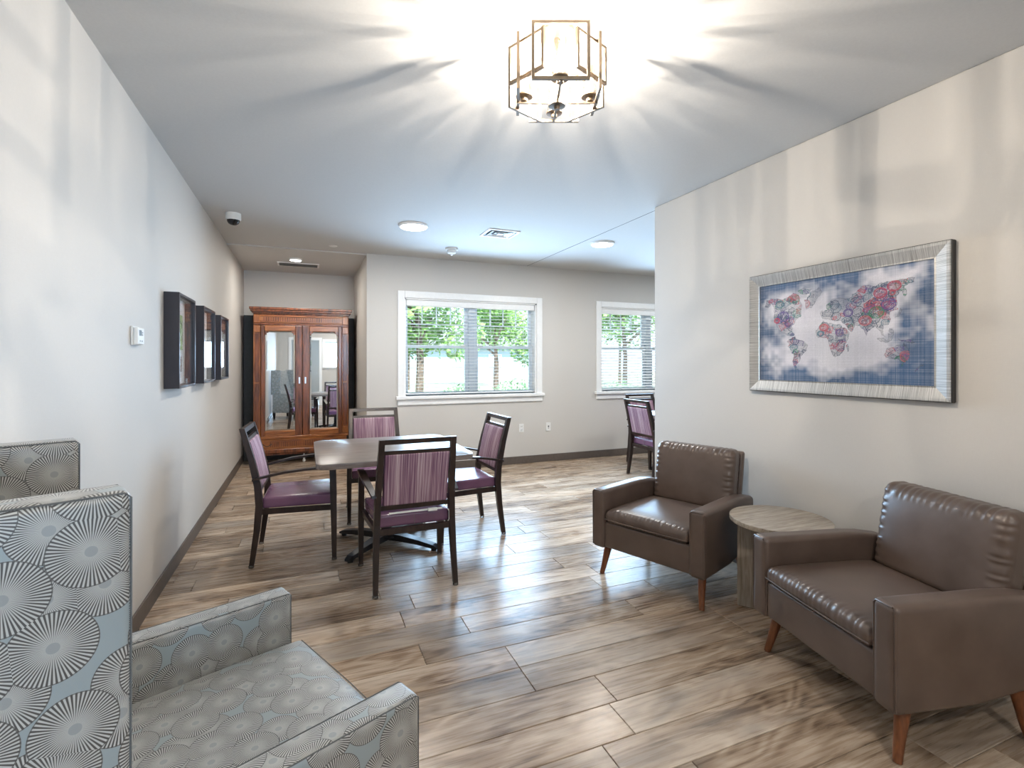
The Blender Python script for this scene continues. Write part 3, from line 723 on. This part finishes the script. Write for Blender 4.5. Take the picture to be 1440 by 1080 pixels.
    nv = nx*ny; co = np.zeros((nv*1+4, 3)); co[:nv, 0] = x.ravel(); co[:nv, 1] = FD-.022; co[:nv, 2] = z.ravel()
    xe, za, zb = HW-FW+.004, FW-.004, HH-FW+.004
    co[nv:] = [(xe, .004, za), (-xe, .004, za), (-xe, .004, zb), (xe, .004, zb)]
    idx = np.arange(nv).reshape(ny, nx); q = np.stack([idx[:-1, :-1], idx[:-1, 1:], idx[1:, 1:], idx[1:, :-1]], -1).reshape(-1, 4)
    faces = [tuple(r) for r in q.tolist()]
    c = [idx[0, 0], idx[0, -1], idx[-1, -1], idx[-1, 0]]
    faces.append((nv, nv+3, nv+2, nv+1))
    for e, (a, b) in zip((idx[0, :], idx[:, -1], idx[-1, ::-1], idx[::-1, 0]), ((nv, nv+1), (nv+1, nv+2), (nv+2, nv+3), (nv+3, nv))): faces.append(tuple(e[::-1].tolist())+(a, b))
    me = bpy.data.meshes.new('print'); me.from_pydata(co.tolist(), [], faces); me.update()
    at = me.color_attributes.new('print', 'FLOAT_COLOR', 'POINT'); arr = np.ones((nv+4, 4), np.float32); arr[:nv, :3] = C_.reshape(-1, 3); at.data.foreach_set('color', arr.ravel())
    s = NT('map_print'); an = s.add('ShaderNodeAttribute', attribute_name='print'); s.set(an.outputs['Color'], .55, 0, spec=.2); me.materials.append(s.m)
    link(bpy.data.objects.new('print', me), t)
make_print()

# ------------------------------------------------------------------ dining chairs
def lean(z):
    ks = [(0, -.27), (.25, -.236), (.42, -.222), (.55, -.232), (.75, -.276), (.945, -.330)]
    for (z0, y0), (z1, y1) in zip(ks, ks[1:]):
        if z <= z1: return y0+(y1-y0)*(z-z0)/(z1-z0)
    return ks[-1][1]
def postx(z): return .245-.031*z/.945
def make_chair():
    t = bpy.data.objects.new('dining_chair', None); link(t)
    for s_ in (-1, 1):
        zz = [.016, .12, .25, .34, .42, .48, .55, .65, .75, .85, .945]
        o = mk('leg', sweep(B(), [(s_*postx(z), lean(z), z) for z in zz], [(.028+.009*min(1, z/.4)-.004*max(0, (z-.5)/.45), .030+.016*min(1, z/.4)-.012*max(0, (z-.5)/.45)) for z in zz], (1, 0, 0), (0, 1, 0)), M_frame, t)
        mk('glide', lathe(B(), [(.013, 0), (.018, .004), (.018, .016), (.014, .02)], 12, (s_*postx(0), lean(0))), M_glide, o, True)
        o = mk('leg', sweep(B(), [(s_*.275, .262, .016), (s_*.275, .258, .35), (s_*.272, .250, .648)], [(.028, .030), (.038, .042), (.036, .042)], (1, 0, 0), (0, 1, 0)), M_frame, t)
        mk('glide', lathe(B(), [(.013, 0), (.018, .004), (.018, .016), (.014, .02)], 12, (s_*.275, .262)), M_glide, o, True)
        ap = [(s_*.276, .288, .653), (s_*.277, .20, .658), (s_*.276, .08, .655), (s_*.270, -.06, .642), (s_*.258, -.17, .620), (s_*.250, -.265, .598)]
        mk('armrest', sweep(B(), ap, [(.040, .014), (.046, .016), (.046, .016), (.042, .016), (.036, .016), (.030, .016)], (1, 0, 0), (0, .12, 1)), M_frame, t)
        mk('seat_rail', sweep(B(), [(s_*.228, -.215, .372), (s_*.262, .255, .372)], [(.024, .036)]*2, (1, 0, 0), (0, 0, 1)), M_frame, t)
    mk('seat_rail', sweep(B(), [(-.225, -.222, .372), (.225, -.222, .372)], [(.024, .036)]*2, (0, 1, 0), (0, 0, 1)), M_frame, t)
    mk('seat_rail', sweep(B(), [(-.262, .25, .372), (.262, .25, .372)], [(.024, .036)]*2, (0, 1, 0), (0, 0, 1)), M_frame, t)
    def seat(p):
        k = (p.y+.205)/.48; p.x *= .88+.12*k
        if p.z > .45: p.z += .010*(1-(p.x/.25)**2)*(1-((p.y-.03)/.26)**2)
        return p
    st = mk('seat', rbox(B(), -.252, .252, -.205, .272, .391, .465, .014, 8, 3, seat), M_purple, t, True, ang=60)
    mk('seam', tube(B(), [(0, -.2062, .395), (0, -.2062, .458)], .0012, 5), M_pipe, st)
    for nm, z, h_, d in (('top_rail', .930, .030, .026), ('back_rail', .864, .024, .024), ('back_rail', .519, .028, .026)):
        bm = B(); sweep(bm, [(-postx(z)+.012, lean(z), z), (postx(z)-.012, lean(z), z)], [(d, h_)]*2, (0, 1, 0), (0, -.22, 1)); mk(nm, bm, M_frame, t)
    def bk(p):
        x, z = p.x, p.z; bul = .010*(1-(x/.19)**2)*(1-((z-.69)/.17)**2); p.y += lean(z)+(bul if p.y > 0 else -bul*.5); return p
    mk('back_panel', rbox(B(), -.196, .196, -.017, .022, .532, .854, .010, 10, 3, bk), M_stripe, t, True, ang=60)
    return t
GC = 'purple striped dining armchairs'
base_chair = make_chair(); first = True
def chair(x, y, deg, label):
    global first
    c = base_chair if first else copy_tree(base_chair); first = False
    c.location = (x, y, 0); c.rotation_euler = (0, 0, R(deg)); return tag(c, label, 'chair', GC)
chair(-.06, 4.065, -90-3, 'purple dining armchair at the table side nearest the left wall')
cb = chair(.625, 3.33, 0, 'purple striped dining armchair in front of the table with its back to the viewer')
chair(1.21, 4.05, 92, 'purple dining armchair at the table side facing the left wall')
chair(.62, 4.80, 180, 'purple striped dining armchair behind the table, nearest the wardrobe')
chair(3.99, 5.02, -90, 'purple dining armchair just showing past the right partition edge, facing right')
chair(4.40, 5.62, 180, 'purple dining armchair half hidden behind another, under the right window')
st = mk('strap', box(B(), -.16, .17, -.236, -.228, .478, .488, .001), M_plastic, cb); st['label'] = 'thin white strap across the gap under the chair back'
bk_ = mk('buckle', box(B(), .075, .135, -.250, -.228, .474, .492, .004, 2), M_plastic, cb); bk_['label'] = 'white plastic buckle on the strap'
mk('wire_loop', tube(B(), [(.205, -.235, .475), (.212, -.24, .46), (.212, -.24, .41), (.205, -.235, .398)], .003, 6), M_plastic, cb)

# ------------------------------------------------------------------ tables
def table(x, y, label, sx=.525, sy=.535, boff=.06):
    t = thing('square_table', label, 'table', (x, y, 0), 0, 'square dining tables')
    r = .07; poly = []
    for cx_, cy_, a0 in ((sx-r, sy-r, 0), (-sx+r, sy-r, 90), (-sx+r, -sy+r, 180), (sx-r, -sy+r, 270)):
        poly += [(cx_+r*math.cos(R(a0+90*i/6)), cy_+r*math.sin(R(a0+90*i/6))) for i in range(7)]
    bm = B(); prism(bm, poly, .715, .75); es = [e for e in bm.edges if abs(e.verts[0].co.z-e.verts[1].co.z) < 1e-6]
    bmesh.ops.bevel(bm, geom=es, offset=.006, segments=2, profile=.5, affect='EDGES')
    mk('tabletop', bm, M_top, t, True, ang=30)
    mk('mounting_plate', box(B(), -.2, .2, boff-.2, boff+.2, .703, .715), M_black, t)
    mk('column', lathe(B(), [(.038, .05), (.038, .703)], 24, (0, boff)), M_black, t, True)
    mk('collar', lathe(B(), [(.10, .06), (.085, .085), (.045, .10), (.045, .12)], 24, (0, boff)), M_black, t, True)
    for a in (45, 135, 225, 315):
        c, s_ = math.cos(R(a)), math.sin(R(a)); n = (-s_, c, 0)
        pts = [(c*d, boff+s_*d, z) for d, z in ((.02, .062), (.15, .058), (.30, .047), (.42, .032), (.455, .022))]
        f = mk('foot', sweep(B(), pts, [(.085, .05), (.07, .046), (.058, .036), (.052, .028), (.04, .014)], n, (0, 0, 1)), M_black, t)
        mk('foot_pad', lathe(B(), [(.02, 0), (.02, .02)], 14, (c*.42, boff+s_*.42)), M_black, f, True)
    return t
table(.585, 3.925, 'grey-brown square table on a black cross base with four purple chairs')
table(4.45, 5.0, 'grey-brown square table mostly hidden behind the right partition')

# ------------------------------------------------------------------ brown armchairs
def make_armchair():
    t = bpy.data.objects.new('armchair', None); link(t)
    for s_ in (-1, 1):
        def af_(p, s_=s_):
            k = max(0, (-.10-p.y)/.25); 
            if p.z > .4: p.z -= .03*k*k
            if p.z < .3 and p.y < 0: p.z += .05*min(1, -p.y/.33)
            return p
        a = mk('arm', rbox(B(), .290 if s_ > 0 else -.388, .388 if s_ > 0 else -.290, -.35, .338, .185, .565, .026, 6, 3, af_), M_leather, t, True, ang=60)
        xi, xo = s_*.298, s_*.382
        mk('piping', tube(B(), [(xo, .330, .20), (xo, .333, .545), (s_*.372, .333, .557), (s_*.308, .333, .557), (xi, .333, .545), (xi, .330, .20)], .0035, 6), M_leather, a, True)
        for fy, sy in ((.25, 1), (-.25, -1)):
            z1 = .195 if sy > 0 else .24
            mk('leg', tube(B(), [(s_*.345, sy*.285, 0), (s_*.338, sy*.272, .05), (s_*.322, sy*.235, z1)], [.015, .0175, .0265], 14), M_leg, t, True)
    mk('seat_deck', rbox(B(), -.295, .295, -.30, .295, .20, .345, .012, 2, 2), M_leather, t, True)
    mk('front_panel', rbox(B(), -.296, .296, .285, .325, .195, .362, .014, 4, 3), M_leather, t, True)
    rg = random.Random(4)
    def cush(p):
        u_ = p.x/.29; v_ = (p.y-.06)/.28; top = p.z > .40
        p.z += (.022 if top else 0)*(1-u_**4)*(1-v_**4)
        w_ = noise.noise(Vector((p.x*26, 3.1, 0)))*4; env = .35+.9*abs(noise.noise(Vector((p.x*9, 7.7, 1))))
        fr = max(0, 1-abs(.325-p.y)/.045)
        p.z += .0034*env*fr*math.sin(p.x*250+w_); p.y += .0022*env*fr*math.sin(p.x*250+1.2+w_)
        sd = max(0, 1-(.29-abs(p.x))/.03); p.z += .0016*sd*math.sin(p.y*220+noise.noise(Vector((p.y*20, 1, 4)))*4)
        return p
    c = mk('seat_cushion', rbox(B(), -.288, .288, -.24, .342, .362, .440, .034, 76, 4, cush), M_leather, t, True, ang=70)
    mk('piping', tube(B(), [(-.283, .338, .384), (-.15, .345, .384), (0, .346, .384), (.15, .345, .384), (.283, .338, .384)], .0032, 6), M_leather, c, True)
    def lb(p): p.y -= max(0, p.z-.3)*.17; return p
    mk('back_shell', rbox(B(), -.292, .292, -.370, -.320, .25, .800, .018, 6, 3, lb), M_leather, t, True, ang=60)
    def bc(p):
        u_ = p.x/.285; v_ = (p.z-.62)/.205
        if p.y > -.25: p.y += .026*(1-min(1, abs(u_))**3)*(1-min(1, abs(v_))**3)
        w_ = noise.noise(Vector((p.x*24, 5.1, p.z*3)))*4; env = .3+abs(noise.noise(Vector((p.x*8, 2.7, 1))))
        e_ = max(0, 1-abs(.800-p.z)/.045); p.y += .0030*env*e_*math.sin(p.x*190+w_); p.z += .0030*env*e_*math.sin(p.x*190+1+w_)+.003*e_*noise.noise(Vector((p.x*9, 0, 3)))
        sd = max(0, 1-abs(.262-abs(p.x))/.04); p.y += .0030*sd*math.sin(p.z*170+noise.noise(Vector((p.z*22, p.x*5, 2)))*4)
        return lb(p)
    mk('back_cushion', rbox(B(), -.284, .284, -.322, -.205, .415, .820, .040, 70, 4, bc), M_leather, t, True, ang=70)
    return t
ac = make_armchair(); ac.location = (2.208, 2.645, 0); ac.rotation_euler = (0, 0, R(111))
tag(ac, 'brown leather armchair near the end of the partition, left of the round side table', 'armchair', 'brown leather armchairs')
ac2 = copy_tree(ac); ac2.location = (2.27, 1.39, 0); ac2.rotation_euler = (0, 0, R(76.9))
tag(ac2, 'brown leather armchair in the right foreground, right of the round side table', 'armchair', 'brown leather armchairs')

# ------------------------------------------------------------------ round side table
t = thing('side_table', 'round weathered-oak side table between the two brown armchairs', 'side table', (2.445, 2.030, 0))
bm = B(); lathe(bm, [(.257, .505), (.259, .507), (.259, .528), (.257, .53)], 56); mk('tabletop', bm, M_oak, t, True, ang=30)
def panel(d0, d1, ang, w):
    c, s_ = math.cos(R(ang)), math.sin(R(ang))
    for nm, k, z0_, z1_, m_ in (('base_panel', 0, .004, .505, M_oakv), ('base_pad', .005, 0, .004, M_black)):
        a_, b_, h_ = d0+k, d1-k, w-k
        mk(nm, prism(B(), [(c*a_+s_*h_, s_*a_-c*h_), (c*b_+s_*h_, s_*b_-c*h_), (c*b_-s_*h_, s_*b_+c*h_), (c*a_-s_*h_, s_*a_+c*h_)], z0_, z1_), m_, t)
panel(-.215, .215, 125, .03); panel(.045, .215, 245, .03); panel(.045, .215, 65, .03)

# ------------------------------------------------------------------ patterned wing chair
t = thing('wing_chair', 'tall wing chair in grey starburst upholstery in the left foreground', 'armchair', (-.262, 1.405, 0), R(-66.8))
U_ = dict(smooth=True, uv=True, ang=50)
def wing_shape(p): return p
for s_ in (-1, 1):
    x0, x1 = (.33, .41) if s_ > 0 else (-.41, -.33)
    a = mk('arm', rbox(B(), x0, x1, -.36, .38, .16, .62, .014, 6, 3), M_burst, t, **U_)
    xp = [x0+.004, x1-.004]
    for xx in xp: mk('piping', tube(B(), [(xx, .378, .17), (xx, .378, .612), (xx, .37, .6175), (xx, -.16, .6175)], .0015, 6), M_pipe, a, True)
    def wf(p, s_=s_):
        k = max(0, (p.z-.62)/.58); return p
    w = mk('wing', rbox(B(), x0-.001, x1+.001, -.40, -.165, .60, 1.197, .016, 6, 3, wf), M_burst, t, **U_)
    for xx in xp: mk('piping', tube(B(), [(xx, -.168, .625), (xx, -.167, 1.186), (xx, -.175, 1.194), (xx, -.39, 1.194)], .0015, 6), M_pipe, w, True)
    for yy in (.32, -.34): mk('leg', sweep(B(), [(s_*.355, yy, 0), (s_*.355, yy, .165)], [(.035, .035), (.05, .05)], (1, 0, 0), (0, 1, 0)), M_frame, t)
mk('seat_base', rbox(B(), -.332, .332, -.36, .375, .16, .34, .012, 4, 2), M_burst, t, **U_)
def sc(p):
    if p.z > .40: p.z += .022*(1-(p.x/.34)**4)*(1-min(1, abs((p.y-.06)/.36))**4)
    return p
c = mk('seat_cushion', rbox(B(), -.328, .328, -.26, .412, .342, .458, .022, 14, 3, sc), M_burst, t, **U_)
mk('piping', tube(B(), [(-.32, .408, .452), (0, .410, .456), (.32, .408, .452)], .0015, 6), M_pipe, c, True)
def rk(p): p.y = -.398+(p.y+.398)*(1-.8*max(0, min(1, (p.z-.42)/.78))); return p
mk('backrest', rbox(B(), -.330, .330, -.398, -.185, .34, 1.192, .016, 10, 3, rk), M_burst, t, **U_)

# ------------------------------------------------------------------ exit sign behind the viewer (mirror)
t = thing('exit_sign', 'lit red exit sign on the far wall, seen in the wardrobe mirror', 'sign', (2.35, YF, 2.35), 0)
mk('housing', box(B(), -.16, .16, .001, .04, -.1, .1, .006), M_plastic, t)
fc = bpy.data.curves.new('lettering', 'FONT'); fc.body = 'EXIT'; fc.size = .16; fc.align_x = 'CENTER'; fc.align_y = 'CENTER'; fc.extrude = .002
tmp = bpy.data.objects.new('tmp', fc); COL.objects.link(tmp); dg = bpy.context.evaluated_depsgraph_get(); me = bpy.data.meshes.new_from_object(tmp.evaluated_get(dg)); bpy.data.objects.remove(tmp)
me.materials.clear(); me.materials.append(M_exit); o = link(bpy.data.objects.new('lettering', me), t); o.location = (0, .043, 0); o.rotation_euler = (R(90), 0, R(180))

# ------------------------------------------------------------------ outside
M_grass = plain('dry_lawn', (.30, .33, .20), .9, var=.3, scale=3)
M_conc = plain('pale_concrete', (.62, .60, .57), .9, var=.1, scale=4)
M_bark = plain('tree_bark', (.13, .095, .07), .9, var=.4, scale=20, bump=.4)
M_leaf = plain('tree_leaves', (.16, .30, .07), .6, var=.5, scale=1.5)
M_leaf2 = plain('shrub_leaves', (.10, .20, .09), .6, var=.5, scale=2)
M_side = plain('blue_grey_siding', (.34, .42, .50), .7)
M_roof = plain('grey_shingle', (.16, .16, .17), .9)
g = mk('ground', box(B(), -30, 60, 6.62, 70, -.4, -.2), M_grass); tag(g, 'pale lawn outside the windows', 'lawn', kind='structure')
o = mk('walkway', box(B(), -20, 40, 8.6, 10.4, -.2, -.19), M_conc); tag(o, 'pale concrete walkway outside the double window', 'walkway', kind='structure')
o = mk('parking_lot', box(B(), -20, 45, 15, 24, -.2, -.19), M_conc); tag(o, 'sunlit pale parking lot beyond the lawn', 'pavement', kind='structure')
def leaves(bm, c, rad, n, size, rg):
    for _ in range(n):
        d = Vector((rg.gauss(0, 1), rg.gauss(0, 1), rg.gauss(0, 1))).normalized(); p = Vector(c)+Vector((d.x*rad[0], d.y*rad[1], d.z*rad[2]))*(rg.random()**.4)
        a = Vector((rg.gauss(0, 1), rg.gauss(0, 1), rg.gauss(0, 1))).normalized(); b = a.orthogonal().normalized(); s_ = size*rg.uniform(.6, 1.3)
        bm.faces.new([bm.verts.new(p+a*s_), bm.verts.new(p+b*s_*.5), bm.verts.new(p-a*s_), bm.verts.new(p-b*s_*.5)])
def leafmk(bm, mat, parent):
    me = bpy.data.meshes.new('foliage'); bm.to_mesh(me); bm.free(); me.materials.append(mat); o = link(bpy.data.objects.new('foliage', me), parent); o['kind'] = 'stuff'; return o
def tree(x, y, h, r, label, seed):
    rg = random.Random(seed); t = thing('tree', label, 'tree', (x, y, -.2), 0, 'trees outside the windows')
    mk('trunk', tube(B(), [(0, 0, 0), (.05, .02, h*.3), (-.04, .05, h*.55), (.06, 0, h*.8)], [.12, .095, .07, .03], 10), M_bark, t, True)
    for k in range(5):
        a = k*1.3+seed; mk('branch', tube(B(), [(0, .03, h*(.38+.06*k)), (math.cos(a)*r*.4, math.sin(a)*r*.4, h*(.5+.06*k)), (math.cos(a)*r*.8, math.sin(a)*r*.8, h*(.58+.06*k))], [.06, .04, .015], 7), M_bark, t, True)
    bm = B()
    for k in range(12):
        a = rg.random()*6.28; d = rg.random()*r*.75; leaves(bm, (math.cos(a)*d, math.sin(a)*d, h*(.40+.58*rg.random())), (r*.45, r*.45, r*.35), 420, .11, rg)
    leafmk(bm, M_leaf, t)
tree(2.75, 13.2, 5.6, 2.3, 'leafy tree with dark trunk seen through the left half of the double window', 1)
tree(8.2, 22, 5.0, 2.4, 'leafy tree seen through the right half of the double window', 2)
tree(5.4, 29, 8, 3.6, 'distant tree at the left of the double window view', 3)
tree(11.5, 31, 8.5, 3.8, 'distant tree behind the parking lot in the double window', 4)
tree(12.2, 17.5, 6.0, 2.8, 'leafy tree outside the right window', 5)
tree(20.5, 30, 8.5, 3.8, 'distant tree far right beyond the parking lot', 6)
def shrub(x, y, r, label, seed):
    rg = random.Random(seed); t = thing('shrub', label, 'shrub', (x, y, -.2), 0, 'shrubs outside the windows')
    for k in range(5): mk('stem', tube(B(), [(0, 0, 0), (math.cos(k*1.3)*r*.5, math.sin(k*1.3)*r*.5, r*.9)], [.03, .01], 6), M_bark, t)
    bm = B(); leaves(bm, (0, 0, r*.75), (r, r, r*.7), 900, .06, rg); leafmk(bm, M_leaf2, t)
shrub(3.4, 9.0+2.2, .75, 'low shrub outside the right half of the double window', 11)
shrub(5.2, 12.4, .8, 'rounded shrub behind the low one outside the double window', 12)
shrub(7.3, 10.8, .8, 'rounded shrub outside the right window', 13)
t = thing('neighbour_building', 'low blue-grey building with shingle roof across the parking lot', 'building', (4, 55, -.2))
mk('wall', box(B(), -14, 22, 0, 8, 0, 3.2), M_side, t)
bm = B(); vs_ = [bm.verts.new(p) for p in ((-15, -.8, 3.2), (23, -.8, 3.2), (23, 8.8, 3.2), (-15, 8.8, 3.2), (-15, 4, 5.4), (23, 4, 5.4))]
for f in ((0, 1, 5, 4), (2, 3, 4, 5), (0, 4, 3), (1, 2, 5), (0, 3, 2, 1)): bm.faces.new([vs_[i] for i in f])
mk('roof', bm, M_roof, t)
for k in range(7): 
    f = mk('window', box(B(), -12+4.6*k, -10.4+4.6*k, -.06, 0, 1, 2.5), M_white, t); mk('pane', box(B(), -11.9+4.6*k, -10.5+4.6*k, -.08, -.06, 1.1, 2.4), M_side, f)
